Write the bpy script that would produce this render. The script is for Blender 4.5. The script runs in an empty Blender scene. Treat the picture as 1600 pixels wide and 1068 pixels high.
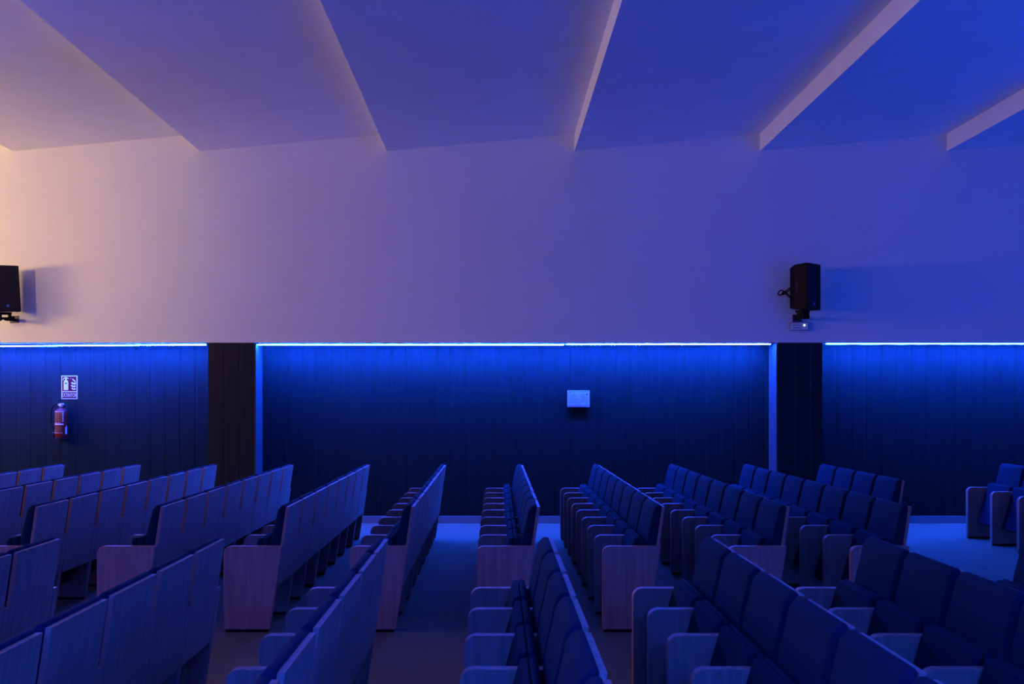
import bpy, bmesh, math, random
from mathutils import Vector, Matrix
random.seed(7)
S = bpy.context.scene
COL = S.collection
PI = math.pi

# ------------------------------------------------------------ camera
F = 1482.0                       # focal length in pixels of the 1600 px frame
CAMZ = 1.65
cam_d = bpy.data.cameras.new('camera'); cam = bpy.data.objects.new('camera', cam_d); COL.objects.link(cam)
cam.location = (0, 0, CAMZ); cam.rotation_euler = (PI/2, 0, 0)
cam_d.sensor_width = 36; cam_d.lens = F/1600*36
cam_d.shift_x = 25/1600; cam_d.shift_y = 90/1600
cam_d.clip_start = 0.02; cam_d.clip_end = 60
S.camera = cam

# ------------------------------------------------------------ world, exposure
w = bpy.data.worlds.new('world'); S.world = w; w.use_nodes = True
w.node_tree.nodes['Background'].inputs[0].default_value = (0.01, 0.02, 0.1, 1)
w.node_tree.nodes['Background'].inputs[1].default_value = 0.02
S.view_settings.view_transform = 'Standard'; S.view_settings.look = 'None'
S.view_settings.gamma = 1; S.view_settings.use_curve_mapping = False
S.view_settings.exposure = 0.0
S.cycles.max_bounces = 8; S.cycles.diffuse_bounces = 5

# ------------------------------------------------------------ lamps of the stage side (warm), added blue fill lights 
LED_COL = (0.006, 0.062, 1.0)
LED_FAR = 2350.0
LED_NEAR = 5700.0
def area(name, loc, target, sx, sy, power, colr):
    l = bpy.data.lights.new(name, 'AREA'); l.shape = 'RECTANGLE'; l.size = sx; l.size_y = sy
    l.energy = power; l.color = colr
    o = bpy.data.objects.new(name, l); COL.objects.link(o); o.location = loc
    d = Vector(target)-Vector(loc); o.rotation_euler = d.to_track_quat('-Z', 'Y').to_euler()
    return o
sl = bpy.data.lights.new('stage_spot_light', 'SPOT'); sl.energy = 450; sl.color = (1.0, 0.64, 0.16); sl.spot_size = math.radians(62); sl.spot_blend = 1.0; sl.shadow_soft_size = 0.10
so = bpy.data.objects.new('stage_spot_light', sl); COL.objects.link(so); so.location = (-8.0, 5.6, 3.95)
so.rotation_euler = (Vector((-7.0, 12.3, 3.9))-Vector(so.location)).to_track_quat('-Z', 'Y').to_euler()
area('stage_wash_light', (-10.4, 9.6, 3.0), (-5.2, 11.6, 5.0), 1.2, 0.6, 215, (1.0, 0.62, 0.17))
area('stage_front_light', (-12.6, 6.2, 3.4), (0, 9.0, 4.8), 10.5, 3.0, 285, (1.0, 0.58, 0.38))

area('near_blue_fill_light', (-0.5, -0.1, 2.5), (-0.5, 0.18, 3.4), 20.0, 0.2, 600, (0.0, 0.07, 1.0))  # added unseen fill behind the camera, brightens ceiling and far wall blue
area('rear_blue_fill_light', (11.2, 6.0, 2.4), (8.8, 6.01, 6.4), 0.3, 11.0, 510, (0.0, 0.075, 1.0))  # second added fill, out of view by the right wall, aimed at the ceiling

# ------------------------------------------------------------ materials
def mat(name, col, rough=0.6, metal=0.0, spec=0.5, emit=None, es=0.0):
    m = bpy.data.materials.new(name); m.use_nodes = True
    b = m.node_tree.nodes['Principled BSDF']
    b.inputs['Base Color'].default_value = (*col, 1); b.inputs['Roughness'].default_value = rough
    b.inputs['Metallic'].default_value = metal; b.inputs['Specular IOR Level'].default_value = spec
    if emit:
        b.inputs['Emission Color'].default_value = (*emit, 1); b.inputs['Emission Strength'].default_value = es
    return m
def noisy(name, c1, c2, scale, rough=0.8, bump=0.0, stretch=(1, 1, 1), detail=6, spec=0.3, bscale=None, rnd=False, ramp=(0.35, 0.7)):
    m = mat(name, c1, rough, 0, spec); nt = m.node_tree; N = nt.nodes; L = nt.links
    b = N['Principled BSDF']
    tc = N.new('ShaderNodeTexCoord'); mp = N.new('ShaderNodeMapping'); L.new(tc.outputs['Object'], mp.inputs['Vector'])
    mp.inputs['Scale'].default_value = stretch
    if rnd:
        oi = N.new('ShaderNodeObjectInfo'); mu = N.new('ShaderNodeVectorMath'); mu.operation = 'SCALE'
        cx = N.new('ShaderNodeCombineXYZ')
        for i in range(3): L.new(oi.outputs['Random'], cx.inputs[i])
        L.new(cx.outputs[0], mu.inputs[0]); mu.inputs['Scale'].default_value = 37.0
        L.new(mu.outputs[0], mp.inputs['Location'])
    n = N.new('ShaderNodeTexNoise'); n.inputs['Scale'].default_value = scale; n.inputs['Detail'].default_value = detail
    L.new(mp.outputs[0], n.inputs['Vector'])
    r = N.new('ShaderNodeValToRGB'); r.color_ramp.elements[0].position = ramp[0]; r.color_ramp.elements[1].position = ramp[1]
    r.color_ramp.elements[0].color = (*c1, 1); r.color_ramp.elements[1].color = (*c2, 1)
    L.new(n.outputs['Fac'], r.inputs['Fac']); L.new(r.outputs['Color'], b.inputs['Base Color'])
    if bump:
        n2 = N.new('ShaderNodeTexNoise'); n2.inputs['Scale'].default_value = bscale or scale; n2.inputs['Detail'].default_value = 3
        L.new(mp.outputs[0], n2.inputs['Vector'])
        bp = N.new('ShaderNodeBump'); bp.inputs['Strength'].default_value = bump; bp.inputs['Distance'].default_value = 0.01
        L.new(n2.outputs['Fac'], bp.inputs['Height']); L.new(bp.outputs[0], b.inputs['Normal'])
    return m
M_WALL = noisy('white_plaster', (0.68, 0.68, 0.68), (0.71, 0.71, 0.71), 1.5, 0.9, 0.05, bscale=60)
M_CEIL = noisy('ceiling_plaster', (0.82, 0.82, 0.82), (0.86, 0.86, 0.86), 3.0, 0.95, 0.25, bscale=90)
M_PANEL = noisy('dark_wall_boards', (0.0054, 0.0104, 0.0100), (0.0077, 0.0143, 0.0138), 3, 0.6, 0.0, stretch=(6, 6, 0.5), spec=0.05)
M_PIER = noisy('dark_pier_boards', (0.006, 0.007, 0.008), (0.009, 0.010, 0.011), 3, 0.5, 0.0, stretch=(6, 6, 0.5), spec=0.25)
M_TRIM = mat('reveal_paint', (0.035, 0.045, 0.055), 0.7, 0, 0.2)
M_BASE = mat('grey_skirting_paint', (0.13, 0.15, 0.16), 0.6)
M_REAR = mat('dark_rear_wall', (0.10, 0.10, 0.11), 0.8)
M_CARPET = noisy('speckled_carpet', (0.095, 0.075, 0.055), (0.20, 0.155, 0.118), 70, 0.95, 0.6, spec=0.1, bscale=160)
M_WOOD = noisy('beech_veneer', (0.26, 0.118, 0.092), (0.40, 0.185, 0.150), 5.0, 0.6, 0.0, stretch=(7, 7, 0.45), detail=8, spec=0.15, rnd=True, ramp=(0.3, 0.72))
M_FABRIC = noisy('blue_upholstery', (0.002, 0.012, 0.028), (0.003, 0.016, 0.038), 220, 0.95, 0.35, spec=0.1, bscale=400)
M_DARKFAB = M_FABRIC
M_BLACK = mat('black_plastic', (0.003, 0.003, 0.003), 0.6, 0, 0.15)
M_GRILLE = noisy('black_grille', (0.008, 0.008, 0.008), (0.02, 0.02, 0.02), 300, 0.7)
M_METAL = mat('dark_steel', (0.08, 0.08, 0.09), 0.4, 0.8)
M_ALU = mat('aluminium_profile', (0.10, 0.10, 0.11), 0.5, 0.3)
M_LEDF = mat('lit_blue_diffuser', (0.1, 0.1, 0.1), 0.5, emit=LED_COL, es=LED_FAR)
M_LEDN = mat('lit_blue_diffuser_opposite', (0.1, 0.1, 0.1), 0.5, emit=LED_COL, es=LED_NEAR)
M_WHITE = mat('white_print', (0.60, 0.42, 0.40), 0.7, 0, 0.1)
M_RED = mat('fire_red', (0.13, 0.005, 0.003), 0.5, 0, 0.2)
M_SIGNRED = mat('sign_red', (0.10, 0.003, 0.002), 0.8, 0, 0.05)
M_PAPER = mat('paper', (0.36, 0.27, 0.30), 0.8, 0, 0.1)
M_INK = mat('grey_ink', (0.03, 0.03, 0.04), 0.8, 0, 0.1)
M_LTINK = mat('pale_ink', (0.08, 0.07, 0.10), 0.8, 0, 0.1)
M_CREAM = mat('cream_label', (0.26, 0.15, 0.06), 0.7, 0, 0.1)
M_CLEAR = mat('frosted_clear_plastic', (0.30, 0.27, 0.33), 0.4, 0, 0.3)
M_GLOW = mat('pilot_light', (0.5, 0.6, 0.4), 0.5, emit=(0.75, 1.0, 0.6), es=3.0)
M_BADGE = mat('blue_badge', (0.05, 0.15, 0.5), 0.4)

# ------------------------------------------------------------ mesh helpers
def link(name, bm, m, parent=None, smooth=False, loc=None):
    me = bpy.data.meshes.new(name)
    bmesh.ops.recalc_face_normals(bm, faces=bm.faces)
    bm.to_mesh(me); bm.free()
    me.materials.append(m)
    if smooth:
        for p in me.polygons: p.use_smooth = True
    o = bpy.data.objects.new(name, me); COL.objects.link(o)
    if parent: o.parent = parent
    if loc: o.location = loc
    return o
def box(bm, x0, x1, y0, y1, z0, z1, bev=0.0, seg=2):
    r = bmesh.ops.create_cube(bm, size=1.0)
    vs = r['verts']
    for v in vs:
        v.co = Vector(((x0+x1)/2+v.co.x*(x1-x0), (y0+y1)/2+v.co.y*(y1-y0), (z0+z1)/2+v.co.z*(z1-z0)))
    if bev:
        es = list({e for v in vs for e in v.link_edges})
        bmesh.ops.bevel(bm, geom=es, offset=bev, segments=seg, profile=0.5, affect='EDGES')
def prism_xz(bm, pts, y0, y1, bev=0.0, seg=2):
    a = [bm.verts.new((x, y0, z)) for x, z in pts]; b = [bm.verts.new((x, y1, z)) for x, z in pts]
    f1 = bm.faces.new(a); f2 = bm.faces.new(b[::-1]); n = len(pts)
    for i in range(n): bm.faces.new((a[i], b[i], b[(i+1) % n], a[(i+1) % n]))
    if bev:
        es = list(set(f1.edges) | set(f2.edges))
        bmesh.ops.bevel(bm, geom=es, offset=bev, segments=seg, profile=0.5, affect='EDGES')
def prism_xy(bm, pts, z0, z1, bev=0.0, seg=2):
    a = [bm.verts.new((x, y, z0)) for x, y in pts]; b = [bm.verts.new((x, y, z1)) for x, y in pts]
    f1 = bm.faces.new(a); f2 = bm.faces.new(b[::-1]); n = len(pts)
    for i in range(n): bm.faces.new((a[i], b[i], b[(i+1) % n], a[(i+1) % n]))
    if bev:
        es = list(set(f1.edges) | set(f2.edges))
        bmesh.ops.bevel(bm, geom=es, offset=bev, segments=seg, profile=0.5, affect='EDGES')
def cyl(bm, p0, p1, r0, r1=None, n=20):
    p0 = Vector(p0); p1 = Vector(p1); r1 = r0 if r1 is None else r1
    d = p1-p0; q = d.to_track_quat('Z', 'Y').to_matrix().to_4x4()
    bmesh.ops.create_cone(bm, cap_ends=True, segments=n, radius1=r0, radius2=r1, depth=d.length,
                          matrix=Matrix.Translation((p0+p1)/2) @ q)
def lathe(bm, prof, n=28, cx=0, cy=0):
    rings = []
    for r, z in prof:
        rings.append([bm.verts.new((cx+r*math.cos(2*PI*i/n), cy+r*math.sin(2*PI*i/n), z)) for i in range(n)])
    for a, b in zip(rings, rings[1:]):
        for i in range(n): bm.faces.new((a[i], a[(i+1) % n], b[(i+1) % n], b[i]))
    bm.faces.new(rings[0][::-1]); bm.faces.new(rings[-1])
def tube(bm, pts, r, n=10):
    # smooth catmull-rom path
    P = [Vector(p) for p in pts]; Q = []
    for i in range(len(P)-1):
        a = P[max(i-1, 0)]; b = P[i]; c = P[i+1]; d = P[min(i+2, len(P)-1)]
        for k in range(6):
            t = k/6
            Q.append(0.5*((2*b)+(c-a)*t+(2*a-5*b+4*c-d)*t*t+(3*b-a-3*c+d)*t**3))
    Q.append(P[-1]); rings = []; up = Vector((0.3, 0.8, 0.52)).normalized()
    for i, p in enumerate(Q):
        t = (Q[min(i+1, len(Q)-1)]-Q[max(i-1, 0)]).normalized()
        u = t.cross(up).normalized(); v = t.cross(u)
        rings.append([bm.verts.new(p+r*(math.cos(2*PI*k/n)*u+math.sin(2*PI*k/n)*v)) for k in range(n)])
    for a, b in zip(rings, rings[1:]):
        for k in range(n): bm.faces.new((a[k], a[(k+1) % n], b[(k+1) % n], b[k]))
    bm.faces.new(rings[0][::-1]); bm.faces.new(rings[-1])
def text(name, body, size, loc, m, parent, sx=1.0, depth=0.0008):
    cu = bpy.data.curves.new(name, 'FONT'); cu.body = body; cu.size = size; cu.align_x = 'CENTER'; cu.align_y = 'CENTER'
    cu.extrude = depth; cu.resolution_u = 3
    t = bpy.data.objects.new(name, cu); COL.objects.link(t)
    me = bpy.data.meshes.new_from_object(t.evaluated_get(bpy.context.evaluated_depsgraph_get()))
    bpy.data.objects.remove(t)
    me.materials.clear(); me.materials.append(m)
    mx = Matrix.Rotation(PI/2, 4, 'X') @ Matrix.Scale(sx, 4, (1, 0, 0)); me.transform(mx)
    o = bpy.data.objects.new(name, me); COL.objects.link(o); o.location = loc; o.parent = parent
    return o
def struct(name, bm, m):
    o = link(name, bm, m); o['kind'] = 'structure'; return o
def empty(name, loc, label, cat, group=None, rz=0.0):
    o = bpy.data.objects.new(name, None); COL.objects.link(o); o.location = loc; o.rotation_euler = (0, 0, rz)
    o.empty_display_size = 0.1; o['label'] = label; o['category'] = cat
    if group: o['group'] = group
    return o

# ------------------------------------------------------------ room shell
XL, XR = -13.0, 11.5
YF, YB = 12.33, 12.67            # front plane of the far wall, back plane of its recess
YN, YNB = -0.45, -0.79           # the opposite wall behind the camera, same build
ZL = 2.39                        # underside of the white wall
ZLOW, ZHIGH = 4.878, 5.103
bm = bmesh.new(); box(bm, XL, XR, YNB-0.1, YB+0.1, -0.1, 0); struct('floor', bm, M_CARPET)
# saw-tooth ceiling, risers run towards the viewer
bm = bmesh.new()
risers = [-13.57+2.43*i for i in range(-1, 12)]
risers = [-6.28-2.43*3, -6.28-2.43*2, -6.28-2.43, -6.28, -3.85, -1.42, 1.02, 3.43, 5.86, 8.29, 10.72, 13.15]
prof = []
for a, b in zip(risers, risers[1:]):
    prof += [(a, ZLOW), (b, ZHIGH)]
prof = prof + [(risers[-1], 5.4), (risers[0], 5.4)]
prism_xz(bm, prof, YNB-0.1, YB+0.1); struct('ceiling', bm, M_CEIL)
# far wall: white upper part
bm = bmesh.new(); box(bm, XL, XR, YF, YB+0.1, ZL, 5.35)
struct('wall_far_upper', bm, M_WALL)
# boards with grooves
def boards(name, x0, x1, yface, depth, z0, z1, m, sgn=1, pitch=0.199, off=0.0, gw=0.032, gd=0.003):
    # plan profile of tongued boards: flat faces with narrow V-less grooves, facing -y when sgn = 1
    pts = [(x0, yface)]
    x = x0+off
    while x < x1-gw:
        if x > x0+gw:
            pts += [(x-gw/2, yface), (x-gw/2+gd, yface+sgn*gd), (x+gw/2-gd, yface+sgn*gd), (x+gw/2, yface)]
        x += pitch
    pts += [(x1, yface), (x1, yface+sgn*depth), (x0, yface+sgn*depth)]
    bm = bmesh.new(); prism_xy(bm, pts, z0, z1)
    return struct(name, bm, m)
PX = lambda px, d: (px-775)/F*d
boards('wall_far_left_bay', XL, PX(325, YF), YB, 0.1, 0, ZL+0.0, M_PANEL, off=((PX(119.5, YB)-XL) % 0.199))
boards('wall_far_centre_bay', PX(400, YF), PX(1213, YF), YB, 0.1, 0, ZL, M_PANEL, off=0.14)
boards('wall_far_right_bay', PX(1285, YF), XR, YB, 0.1, 0, ZL, M_PANEL, off=0.10)
boards('wall_far_left_pier', PX(325, YF)+0.002, PX(400, YF)-0.022, YF, 0.33, 0, ZL, M_PIER, off=0.21)
boards('wall_far_right_pier', PX(1213, YF)+0.022, PX(1285, YF)-0.002, YF, 0.33, 0, ZL, M_PIER, off=0.21)
bm = bmesh.new(); box(bm, PX(400, YF)-0.02, PX(400, YF), YF-0.004, YB, 0, ZL-0.012); struct('trim_1', bm, M_TRIM)
bm = bmesh.new(); box(bm, PX(1213, YF), PX(1213, YF)+0.02, YF-0.004, YB, 0, ZL-0.012); struct('trim_2', bm, M_TRIM)
for nm, a, b in (('baseboard_left', XL, PX(325, YF)), ('baseboard_centre', PX(400, YF)+0.001, PX(1213, YF)-0.001), ('baseboard_right', PX(1285, YF), XR)):
    bm = bmesh.new(); box(bm, a, b, YB-0.014, YB, 0, 0.098, 0.003); struct(nm, bm, M_BASE)
# the dark lip under the white wall
for nm, a, b in (('trim_3', XL, PX(325, YF)), ('trim_4', PX(400, YF), PX(1213, YF)), ('trim_5', PX(1285, YF), XR)):
    bm = bmesh.new(); box(bm, a+0.001, b-0.001, YF+0.001, YF+0.018, ZL-0.007, ZL-0.0005); struct(nm, bm, M_PIER)
# opposite wall (behind the camera), end walls
bm = bmesh.new(); box(bm, XL, XR, YNB-0.1, YN, ZL, 5.35); struct('wall_near_upper', bm, M_REAR)
boards('wall_near_bay', XL, XR, YNB, 0.1, 0, ZL, M_PANEL, sgn=-1)
bm = bmesh.new(); box(bm, XL-0.1, XL, YNB-0.1, YB+0.1, 0, 5.35); struct('wall_left', bm, M_WALL)
bm = bmesh.new(); box(bm, XR, XR+0.1, YNB-0.1, YB+0.1, 0, 5.35); struct('wall_right', bm, M_REAR)

# ------------------------------------------------------------ light strips
def led(x0, x1, y, z0, z1, m, label, down=False):
    e = empty('light_strip', ((x0+x1)/2, y, (z0+z1)/2), label, 'light strip', 'blue light strips along the walls')
    wd = 0.0065 if down else 0.010; L = (x1-x0)/2; dz = (z1-z0)/2
    def shear(bm):
        for v in bm.verts: v.co.z += dz*v.co.x/L
    bm = bmesh.new(); box(bm, -L, L, -wd-0.0025, wd+0.0025, 0.0065, 0.0125); shear(bm); link('housing', bm, M_ALU, e)
    if down:                                   # recessed profile: the side lips hide the diffuser from the side
        bm = bmesh.new(); box(bm, -L, -L+0.002, -0.009, 0.009, -0.012, 0.0065)
        box(bm, -L, L, -0.010, -0.0075, -0.0068, 0.0065); box(bm, -L, L, 0.0075, 0.010, -0.0068, 0.0065); link('side_lip', bm, M_ALU, e)
    bm = bmesh.new(); box(bm, -L+0.003, L-0.003, -wd, wd, -0.005 if down else -0.001, 0.006); shear(bm); link('diffuser', bm, m, e)
yl = YF+0.062
ZPX = lambda py, d: CAMZ+(624-py)/F*d
led(PX(-160, yl), PX(322, yl), yl, ZPX(542, yl), ZPX(538.6, yl), M_LEDF, 'glowing blue light strip above the wall boards, left of the left dark pier')
led(PX(403, yl), PX(881, yl), yl, ZPX(538.5, yl), ZPX(538.6, yl), M_LEDF, 'long glowing blue light strip in the middle bay, starting beside the left dark pier')
led(PX(884, yl), PX(1204, yl), yl, ZPX(538.2, yl), ZPX(537.6, yl), M_LEDF, 'glowing blue light strip in the middle bay, ending beside the right dark pier')
led(PX(1291, yl), XR-0.1, yl, ZPX(537.2, yl), ZPX(537.2, yl), M_LEDF, 'glowing blue light strip to the right of the right dark pier')
led(-11.0, -3.7, YN-0.12, ZL-0.02, ZL-0.02, M_LEDN, 'blue light strip on the wall behind the viewer, stage side', True)
led(-3.1, 3.6, YN-0.12, ZL-0.02, ZL-0.02, M_LEDN, 'blue light strip on the wall behind the viewer, middle bay', True)
led(4.2, 11.0, YN-0.12, ZL-0.02, ZL-0.02, M_LEDN, 'blue light strip on the wall behind the viewer, rear side', True)

# ------------------------------------------------------------ folding seats
ARM = 0.61; OX = 0.20
REAR = lambda z: 0.323+0.147*z
PT = 0.050                       # side panel thickness
def side_profile():
    pts = [(0.0, 0.022)]
    r = 0.05
    for k in range(7):
        a = PI-k*(PI/2)/6
        pts.append((r+r*math.cos(a), ARM-r+r*math.sin(a)))
    pts += [(REAR(ARM), ARM), (REAR(0.022), 0.022)]
    return [(x-OX, z) for x, z in pts]
def side_panel(y, parent):
    bm = bmesh.new(); prism_xz(bm, side_profile(), y-PT/2, y+PT/2, 0.0025, 1)
    p = link('side_panel', bm, M_WOOD, parent)
    bm = bmesh.new(); box(bm, 0.012-OX, REAR(0)-0.012-OX, y-PT/2+0.005, y+PT/2-0.005, 0, 0.0225)
    link('plinth', bm, M_BLACK, p)
    return p
def soft(bm, pts, y0, y1, bev, seg=3):
    prism_xz(bm, pts, y0, y1)
    bmesh.ops.bevel(bm, geom=list(bm.edges), offset=bev, segments=seg, profile=0.5, affect='EDGES', clamp_overlap=True)
def make_seat(pitch):
    e = bpy.data.objects.new('auditorium_seat', None); COL.objects.link(e); e.empty_display_size = 0.1
    h = pitch/2
    side_panel(h, e)
    # wooden back board, fills the space between the side panels and rises above them
    t = 0.022; z0, z1 = 0.315, 0.884; g = 0.031
    bm = bmesh.new()
    prism_xz(bm, [(REAR(z0)-t-OX, z0), (REAR(z0)-OX, z0), (REAR(z1)-OX, z1), (REAR(z1)-t-OX, z1)], -h+g, h-g, 0.0015, 1)
    link('back_board', bm, M_WOOD, e)
    # back cushion
    zc0, zc1 = 0.40, 0.898
    fr = lambda z: REAR(z)-t-0.001
    pts = [(fr(zc0), zc0), (fr(zc1-0.004), zc1-0.004), (fr(zc1)-0.030, zc1), (fr(0.862)-0.056, 0.864), (fr(0.70)-0.068, 0.70), (fr(0.52)-0.072, 0.52), (fr(zc0)-0.055, zc0)]
    bm = bmesh.new(); soft(bm, [(x-OX, z) for x, z in pts], -h+0.031, h-0.031, 0.012)
    link('back_cushion', bm, M_FABRIC, e, smooth=True)
    # folded seat: wedge with its front edge up
    bot = [(0.098, 0.195), (0.232, 0.655), (0.262, 0.662), (0.135, 0.185)]
    bm = bmesh.new(); soft(bm, [(x-OX, z) for x, z in bot], -h+0.034, h-0.034, 0.006, 2)
    link('seat_pan', bm, M_FABRIC, e)
    pad = [(0.150, 0.205), (0.258, 0.600), (0.268, 0.667), (0.292, 0.663), (0.310, 0.61), (0.292, 0.45), (0.245, 0.23), (0.215, 0.20)]
    bm = bmesh.new(); soft(bm, [(x-OX, z) for x, z in pad], -h+0.030, h-0.030, 0.010)
    link('seat_cushion', bm, M_FABRIC, e, smooth=True)
    bm = bmesh.new(); cyl(bm, (0.205-OX, -h+PT/2, 0.17), (0.205-OX, h-PT/2, 0.17), 0.016, n=12)
    link('hinge_bar', bm, M_METAL, e)
    return e
PFAR, PNEAR = 0.5519, 0.525
protos = {PFAR: make_seat(PFAR), PNEAR: make_seat(PNEAR)}
used = set()
def copy_tree(o, parent=None):
    c = o.copy(); COL.objects.link(c)
    if parent: c.parent = parent
    for ch in list(o.children): copy_tree(ch, c)
    return c
endp = {}
def place_seat(pitch, xf, ytop, label, group, end=False):
    """xf: X of the arm fronts; ytop: centre line of the seat's farther side panel"""
    if pitch not in used: used.add(pitch); s = protos[pitch]; first = True
    else:
        s = copy_tree_clean(pitch)
    s.location = (xf+OX, ytop-pitch/2, 0); s['label'] = label; s['category'] = 'seat'; s['group'] = group
    if end:
        if pitch not in endp:
            endp[pitch] = side_panel(-pitch/2, s)
        else: copy_tree(endp[pitch], s)
    return s
def copy_tree_clean(pitch):
    src = protos[pitch]
    c = src.copy(); COL.objects.link(c)
    seen_panel = False
    for ch in list(src.children):
        if ch.name.startswith('side_panel'):
            if seen_panel: continue
            seen_panel = True
        copy_tree(ch, c)
    return c
ORD = ['first', 'second', 'third', 'fourth', 'fifth', 'sixth', 'seventh', 'eighth', 'ninth', 'tenth']
YT, YN0, YT2 = 11.165, 5.255, 11.29
far_x = {-6: -5.515, -5: -4.62, -4: -3.725, -3: -2.83, -2: -1.932, -1: -1.037, 0: -0.137, 1: 0.756, 2: 1.649, 3: 2.52, 4: 3.42}
far_n = {-6: 4, -5: 8, 4: 4}
for i, k in enumerate(sorted(far_x)):
    n = far_n.get(k, 8)
    look = 'wood-backed seat' if k < 0 else 'blue seat'
    for j in range(n):
        if k == 4:
            lab = '%s, %s from the wall, in the short row left of the floor gap' % (look, ORD[j])
        else:
            lab = '%s, %s from the wall, far block, %s row from the left' % (look, ORD[j], ORD[i])
        place_seat(PFAR, far_x[k], YT-j*PFAR, lab, 'folding seats in the far block', end=(j == n-1))
for j in range(3):
    place_seat(PFAR, 5.605, YT2-j*PFAR, 'blue seat, %s from the wall, in the row beyond the floor gap at right' % ORD[j],
               'folding seats beyond the floor gap', end=(j == 2))
near_x = {-3: -2.85, -2: -1.945, -1: -1.045, 0: -0.140, 1: 0.756, 2: 1.649, 3: 2.52}
near_n = {-3: 3, 3: 3}
for i, k in enumerate(sorted(near_x)):
    n = near_n.get(k, 6)
    look = 'wood-backed seat' if k < 0 else 'blue seat'
    for j in range(n):
        lab = '%s, %s from the cross aisle, near block, %s row from the left' % (look, ORD[j], ORD[i])
        place_seat(PNEAR, near_x[k], YN0-j*PNEAR, lab, 'folding seats in the near block', end=(j == n-1))

# ------------------------------------------------------------ loudspeakers
SO = 0.24
def speaker(px, pz, rz, roll, label, cable):
    e = empty('loudspeaker', (px, YF-SO, pz), label, 'loudspeaker', 'wall loudspeakers', rz)
    W, D, H = 0.30, 0.285, 0.585
    # plan: front at -y, tapering to the back; local frame
    b = bmesh.new()
    prism_xy(b, [(-W/2, -D/2), (W/2, -D/2), (W/2, D*0.12), (W*0.30, D/2), (-W*0.30, D/2), (-W/2, D*0.12)], -H/2, H/2, 0.012, 2)
    for v in b.verts:                      # top and bottom slope towards the back
        if v.co.y > 0: v.co.z *= 1-0.22*(v.co.y/D)
    link('cabinet', b, M_BLACK, e)
    b = bmesh.new(); box(b, -W/2+0.012, W/2-0.012, -D/2-0.008, -D/2+0.004, -H/2+0.012, H/2-0.012, 0.006)
    g = link('grille', b, M_GRILLE, e)
    b = bmesh.new(); cyl(b, (0.0, -D/2-0.011, -H/2+0.075), (0.0, -D/2-0.006, -H/2+0.075), 0.017, n=20)
    link('badge', b, M_BADGE, g)
    b = bmesh.new(); box(b, -W/2-0.006, -W/2+0.004, -0.03, 0.025, -0.065, 0.065, 0.004); link('handle', b, M_GRILLE, e)
    # bracket below with arm to the wall
    inv = Matrix.Rotation(-rz, 3, 'Z')
    b = bmesh.new()
    def P(x, y, z): return inv @ Vector((x, y, z))
    box(b, -0.10, 0.06, -0.05, 0.06, -H/2-0.028, -H/2+0.002, 0.004)
    box(b, -0.08, -0.055, -0.045, 0.055, -H/2-0.105, -H/2-0.02, 0.004)
    box(b, 0.03, 0.055, -0.045, 0.055, -H/2-0.105, -H/2-0.02, 0.004)
    cyl(b, (-0.09, 0, -H/2-0.075), (0.07, 0, -H/2-0.075), 0.016)
    cyl(b, (0.07, 0, -H/2-0.075), (0.095, 0, -H/2-0.075), 0.026)
    cyl(b, P(-0.01, 0.0, -H/2-0.085), P(-0.01, SO-0.01, -H/2-0.085), 0.02)
    br = link('bracket', b, M_BLACK, e)
    b = bmesh.new()
    box(b, -0.07, 0.05, SO-0.016, SO-0.001, -H/2-0.125, -H/2-0.03, 0.003)
    pl = link('wall_plate', b, M_METAL, br); pl.rotation_euler = (0, 0, -rz)
    if cable:
        b = bmesh.new()
        tube(b, [P(-0.13, 0.14, -0.01), P(-0.20, 0.10, -0.05), P(-0.25, 0.12, -0.02), P(-0.28, 0.16, -0.055), P(-0.24, 0.2, -0.075), P(-0.20, 0.16, -0.03),
                 P(-0.17, 0.12, -0.07), P(-0.13, 0.14, -0.11), P(-0.14, 0.21, -0.08), P(-0.15, SO-0.008, -0.06)], 0.008)
        tube(b, [P(-0.12, 0.14, 0.02), P(-0.19, 0.13, -0.03), P(-0.23, 0.15, -0.075), P(-0.17, 0.17, -0.06), P(-0.12, 0.14, -0.13)], 0.008)
        link('cable', b, M_BLACK, e)
    e.rotation_euler = (0, roll, rz)
    return e
YS = YF-SO
speaker(PX(1256, YS), ZPX(449, YS), math.radians(38), 0, 'black loudspeaker on the right of the white wall, above the emergency light', True)
speaker(PX(7, YS), ZPX(452, YS), math.radians(38), math.radians(-3), 'black loudspeaker at the left edge, on the warmly lit wall', False)

# emergency light below the right loudspeaker
e = empty('emergency_light', (PX(1248, YF), YF, ZPX(510, YF)), 'small clear emergency light on the wall just below the right loudspeaker', 'emergency light')
bm = bmesh.new(); box(bm, -0.125, 0.125, -0.035, 0, -0.055, 0.058, 0.008); link('housing', bm, M_CLEAR, e)
bm = bmesh.new(); box(bm, -0.112, 0.112, -0.039, -0.034, -0.042, 0.046, 0.002); link('cover', bm, M_WALL, e)
bm = bmesh.new(); cyl(bm, (0.06, -0.045, 0.016), (0.06, -0.038, 0.016), 0.010); link('pilot_lamp', bm, M_GLOW, e)
bm = bmesh.new()
for q in range(2): box(bm, -0.09, 0.02, -0.041, -0.038, 0.012-0.03*q, 0.018-0.03*q)
link('printed_lines', bm, M_LTINK, e)

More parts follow.
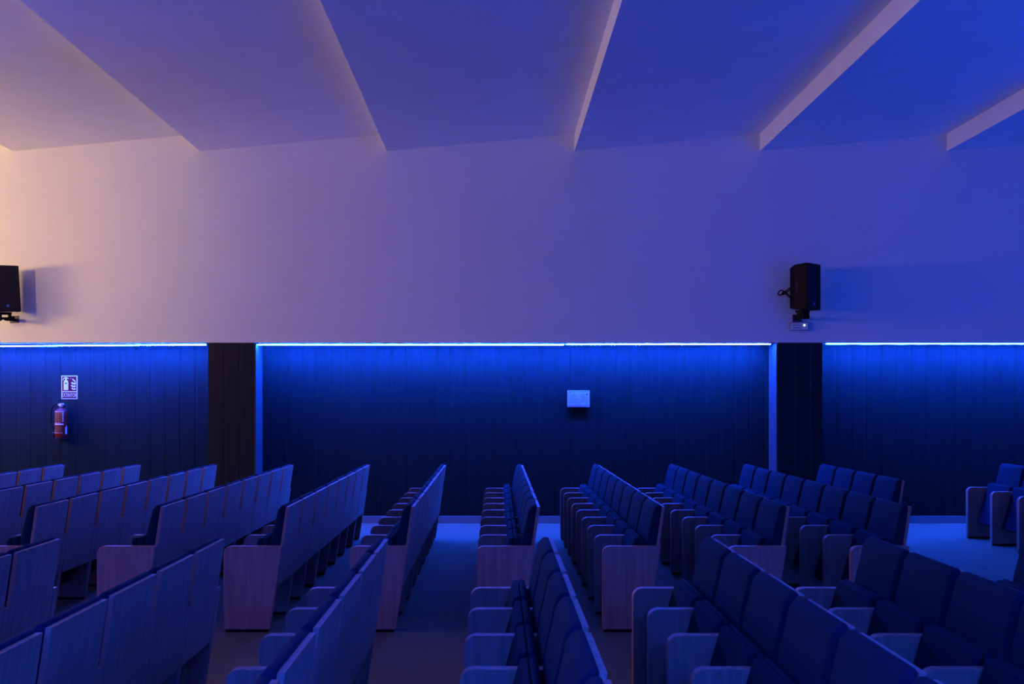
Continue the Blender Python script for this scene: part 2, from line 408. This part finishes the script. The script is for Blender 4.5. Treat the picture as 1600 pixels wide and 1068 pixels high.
# ------------------------------------------------------------ fire sign
yw = YB
sx, sz = PX(108.6, yw), ZPX(604.8, yw)
e = empty('fire_extinguisher_sign', (sx, yw, sz), 'white and dark red EXTINTOR sign with extinguisher and flames pictogram', 'sign')
W, H = 0.214, 0.312
bm = bmesh.new(); box(bm, -W/2, W/2, -0.004, 0, -H/2, H/2, 0.001); link('plate', bm, M_WHITE, e)
bm = bmesh.new(); box(bm, -W/2+0.010, W/2-0.010, -0.005, -0.0035, -H/2+0.104, H/2-0.010); link('picture_field', bm, M_SIGNRED, e)
bm = bmesh.new(); box(bm, -W/2+0.010, W/2-0.010, -0.005, -0.0035, -H/2+0.010, -H/2+0.092); link('word_field', bm, M_SIGNRED, e)
text('lettering', 'EXTINTOR', 0.070, (0, -0.0060, -H/2+0.050), M_WHITE, e, sx=0.58)
def flat(bm, pts, y0=-0.0066, y1=-0.0045): prism_xz(bm, pts, y0, y1)
bm = bmesh.new()
cx = -0.045
flat(bm, [(cx-0.030, -0.036), (cx+0.030, -0.036), (cx+0.030, 0.072), (cx+0.024, 0.088), (cx+0.010, 0.098), (cx-0.010, 0.098), (cx-0.024, 0.088), (cx-0.030, 0.072)])
flat(bm, [(cx-0.009, 0.097), (cx+0.009, 0.097), (cx+0.009, 0.118), (cx-0.009, 0.118)])
flat(bm, [(cx-0.012, 0.118), (cx+0.012, 0.118), (cx+0.012, 0.136), (cx-0.012, 0.136)])
flat(bm, [(cx+0.011, 0.120), (cx+0.032, 0.112), (cx+0.034, 0.120), (cx+0.011, 0.133)])
flat(bm, [(cx-0.011, 0.122), (cx-0.011, 0.134), (cx-0.030, 0.126), (cx-0.043, 0.100), (cx-0.034, 0.098), (cx-0.024, 0.116)])
link('extinguisher_pictogram', bm, M_WHITE, e)
bm = bmesh.new(); flat(bm, [(cx-0.016, 0.046), (cx+0.016, 0.046), (cx+0.016, 0.060), (cx-0.016, 0.060)], -0.0072, -0.006)
link('gauge_mark', bm, M_INK, e)
bm = bmesh.new()
for (fx, fz, s) in ((0.058, -0.030, 1.0), (0.056, 0.005, 1.1), (0.060, 0.042, 1.15)):
    flat(bm, [(fx-0.036*s, fz+0.018*s), (fx-0.018*s, fz+0.002*s), (fx+0.010*s, fz-0.004*s), (fx+0.026*s, fz+0.006*s), (fx+0.022*s, fz+0.022*s),
              (fx+0.008*s, fz+0.014*s), (fx-0.006*s, fz+0.016*s), (fx-0.024*s, fz+0.030*s), (fx-0.020*s, fz+0.020*s)])
flat(bm, [(0.030, 0.115), (0.048, 0.095), (0.070, 0.075), (0.082, 0.072), (0.078, 0.090), (0.062, 0.098), (0.050, 0.118), (0.050, 0.104)])
link('flames_pictogram', bm, M_WHITE, e)
bm = bmesh.new()
flat(bm, [(0.004, 0.126), (0.010, 0.126), (0.026, 0.106), (0.020, 0.106)]); flat(bm, [(0.020, 0.126), (0.026, 0.126), (0.010, 0.106), (0.004, 0.106)], -0.0074, -0.0046)
link('small_cross', bm, M_LTINK, e)

# ------------------------------------------------------------ fire extinguisher
ex, ey = PX(96.5, yw-0.1), yw-0.105
e = empty('fire_extinguisher', (ex, ey, ZPX(687.5, ey)), 'red fire extinguisher with black hose hanging below its sign on the boards', 'fire extinguisher')
R = 0.080
bm = bmesh.new()
pr = [(R*0.9, 0.028), (R, 0.045), (R, 0.375)] + [(R*math.cos(a), 0.375+0.055*math.sin(a)) for a in (0.3, 0.6, 0.9, 1.15)] + [(0.024, 0.432), (0.024, 0.448)]
lathe(bm, pr); cy = link('cylinder', bm, M_RED, e, smooth=False)
for p in cy.data.polygons: p.use_smooth = True
bm = bmesh.new(); lathe(bm, [(R*0.98, 0.0), (R*1.03, 0.006), (R*1.03, 0.034), (R*0.95, 0.040)]); link('foot_ring', bm, M_BLACK, e)
def arcband(bm, a0, a1, z0, z1, r, n=12, th=0.0012):
    prev = None; q = []
    for i in range(n+1):
        a = a0+(a1-a0)*i/n
        q.append((r*math.sin(a), -r*math.cos(a)))
    va = [bm.verts.new((x, y, z0)) for x, y in q]; vb = [bm.verts.new((x, y, z1)) for x, y in q]
    for i in range(n): bm.faces.new((va[i], va[i+1], vb[i+1], vb[i]))
bm = bmesh.new(); arcband(bm, -1.15, 0.75, 0.375, 0.385, R+0.0015); arcband(bm, -1.15, 0.75, 0.205, 0.222, R+0.0015)
for q in range(6): arcband(bm, -1.1+0.26*q, -1.0+0.26*q, 0.222, 0.242-0.006*(q % 2), R+0.0015, 2)
for q in range(7): arcband(bm, 0.52, 0.72, 0.245+0.018*q, 0.257+0.018*q, R+0.0015, 3)
arcband(bm, -1.15, 0.6, 0.098, 0.103, R+0.0015); arcband(bm, -1.1, -0.9, 0.105, 0.14, R+0.0015, 2)
link('white_print', bm, M_WHITE, cy)
bm = bmesh.new()
random.seed(3)
for z in (0.355, 0.335, 0.315, 0.295, 0.275, 0.255):
    a = -1.1
    while a < 0.40:
        l = random.uniform(0.07, 0.25); arcband(bm, a, min(a+l, 0.45), z, z+0.009, R+0.0016, 3); a += l+0.06
for z in (0.175, 0.155, 0.135, 0.118):
    a = -0.8
    while a < 0.40:
        l = random.uniform(0.07, 0.22); arcband(bm, a, min(a+l, 0.45), z, z+0.008, R+0.0016, 3); a += l+0.06
link('yellow_print', bm, M_CREAM, cy)
bm = bmesh.new(); arcband(bm, 0.98, 1.35, 0.085, 0.175, R+0.0017, 4); arcband(bm, 1.15, 1.3, 0.175, 0.195, R+0.0017, 3); link('inspection_tag', bm, M_WHITE, cy)
bm = bmesh.new(); cyl(bm, (0, 0, 0.445), (0, 0, 0.49), 0.022); cyl(bm, (-0.045, 0, 0.475), (0.03, 0, 0.475), 0.014)
cyl(bm, (0.0, -0.02, 0.470), (0, -0.045, 0.470), 0.02)
vl = link('valve', bm, mat('brushed_metal', (0.55, 0.55, 0.58), 0.35, 0.6), e)
bm = bmesh.new()
prism_xz(bm, [(-0.04, 0.488), (0.05, 0.500), (0.115, 0.535), (0.112, 0.545), (0.04, 0.515), (-0.04, 0.500)], -0.010, 0.010, 0.002, 1)
prism_xz(bm, [(0.0, 0.468), (0.06, 0.462), (0.10, 0.440), (0.096, 0.430), (0.05, 0.450), (0.0, 0.456)], -0.010, 0.010, 0.002, 1)
link('handle', bm, M_BLACK, e)
bm = bmesh.new(); tube(bm, [(0.0, -0.02, 0.485), (-0.04, -0.02, 0.492), (-0.09, -0.02, 0.468), (-0.128, -0.015, 0.40), (-0.138, -0.01, 0.31), (-0.128, -0.01, 0.22), (-0.105, -0.01, 0.14), (-0.088, -0.02, 0.095)], 0.0095)
cyl(bm, (-0.092, -0.018, 0.11), (-0.082, -0.022, 0.045), 0.013, 0.018)
h = link('hose', bm, M_BLACK, e, smooth=True)
bm = bmesh.new(); box(bm, -0.115, -0.07, -0.03, 0.0, 0.100, 0.112, 0.002); link('hose_clip', bm, M_METAL, h)
bm = bmesh.new(); box(bm, -0.02, 0.02, R-0.002, 0.1049, 0.33, 0.43, 0.003); link('wall_bracket', bm, M_METAL, e)

# ------------------------------------------------------------ framed notice
nx0, nx1 = PX(887, yw-0.05), PX(921.3, yw-0.05); nz1, nz0 = ZPX(609.6, yw-0.05), ZPX(635.6, yw-0.05)
e = empty('notice_board', ((nx0+nx1)/2, yw, (nz0+nz1)/2), 'small white notice in a clear holder on the middle bay boards', 'notice')
W, H = nx1-nx0, nz1-nz0
bm = bmesh.new(); box(bm, -W/2, W/2, -0.05, 0, -H/2, H/2, 0.003); link('holder', bm, M_CLEAR, e)
bm = bmesh.new(); box(bm, -W/2+0.008, W/2-0.006, -0.0515, -0.0495, -H/2+0.018, H/2-0.016); link('paper', bm, M_PAPER, e)
bm = bmesh.new(); box(bm, -W/2+0.010, W/2-0.010, -0.0525, -0.051, H/2-0.018, H/2-0.014)
cyl(bm, (-W/2+0.034, -0.053, H/2-0.029), (-W/2+0.034, -0.051, H/2-0.029), 0.008, n=14)
cyl(bm, (W/2-0.036, -0.053, H/2-0.052), (W/2-0.036, -0.051, H/2-0.052), 0.011, n=14)
box(bm, -W/2+0.010, W/2-0.010, -0.0525, -0.051, -H/2+0.017, -H/2+0.019)
link('dark_print', bm, M_INK, e)
bm = bmesh.new(); random.seed(11)
box(bm, -W/2+0.048, -W/2+0.10, -0.0525, -0.051, H/2-0.034, H/2-0.030)
for r_ in range(4):
    z = H/2-0.055-0.013*r_; box(bm, -W/2+0.022, -W/2+random.uniform(0.09, 0.13), -0.0525, -0.051, z, z+0.004)
for r_ in range(6):
    z = H/2-0.110-0.012*r_; x = -W/2+0.02
    while x < -0.01:
        l = random.uniform(0.008, 0.03); box(bm, x, x+l, -0.0525, -0.051, z, z+0.004); x += l+0.006
for r_ in range(8):
    z = H/2-0.060-0.014*r_; x = 0.03
    while x < W/2-0.05:
        l = random.uniform(0.008, 0.024); box(bm, x, min(x+l, W/2-0.045), -0.0525, -0.051, z, z+0.005); x += l+0.008
box(bm, 0.022, 0.026, -0.0525, -0.051, -H/2+0.022, -H/2+0.085)
for q in range(3): box(bm, W/2-0.045, W/2-0.028, -0.0525, -0.051, -H/2+0.04+0.03*q, -H/2+0.048+0.03*q)
link('pale_print', bm, M_LTINK, e)
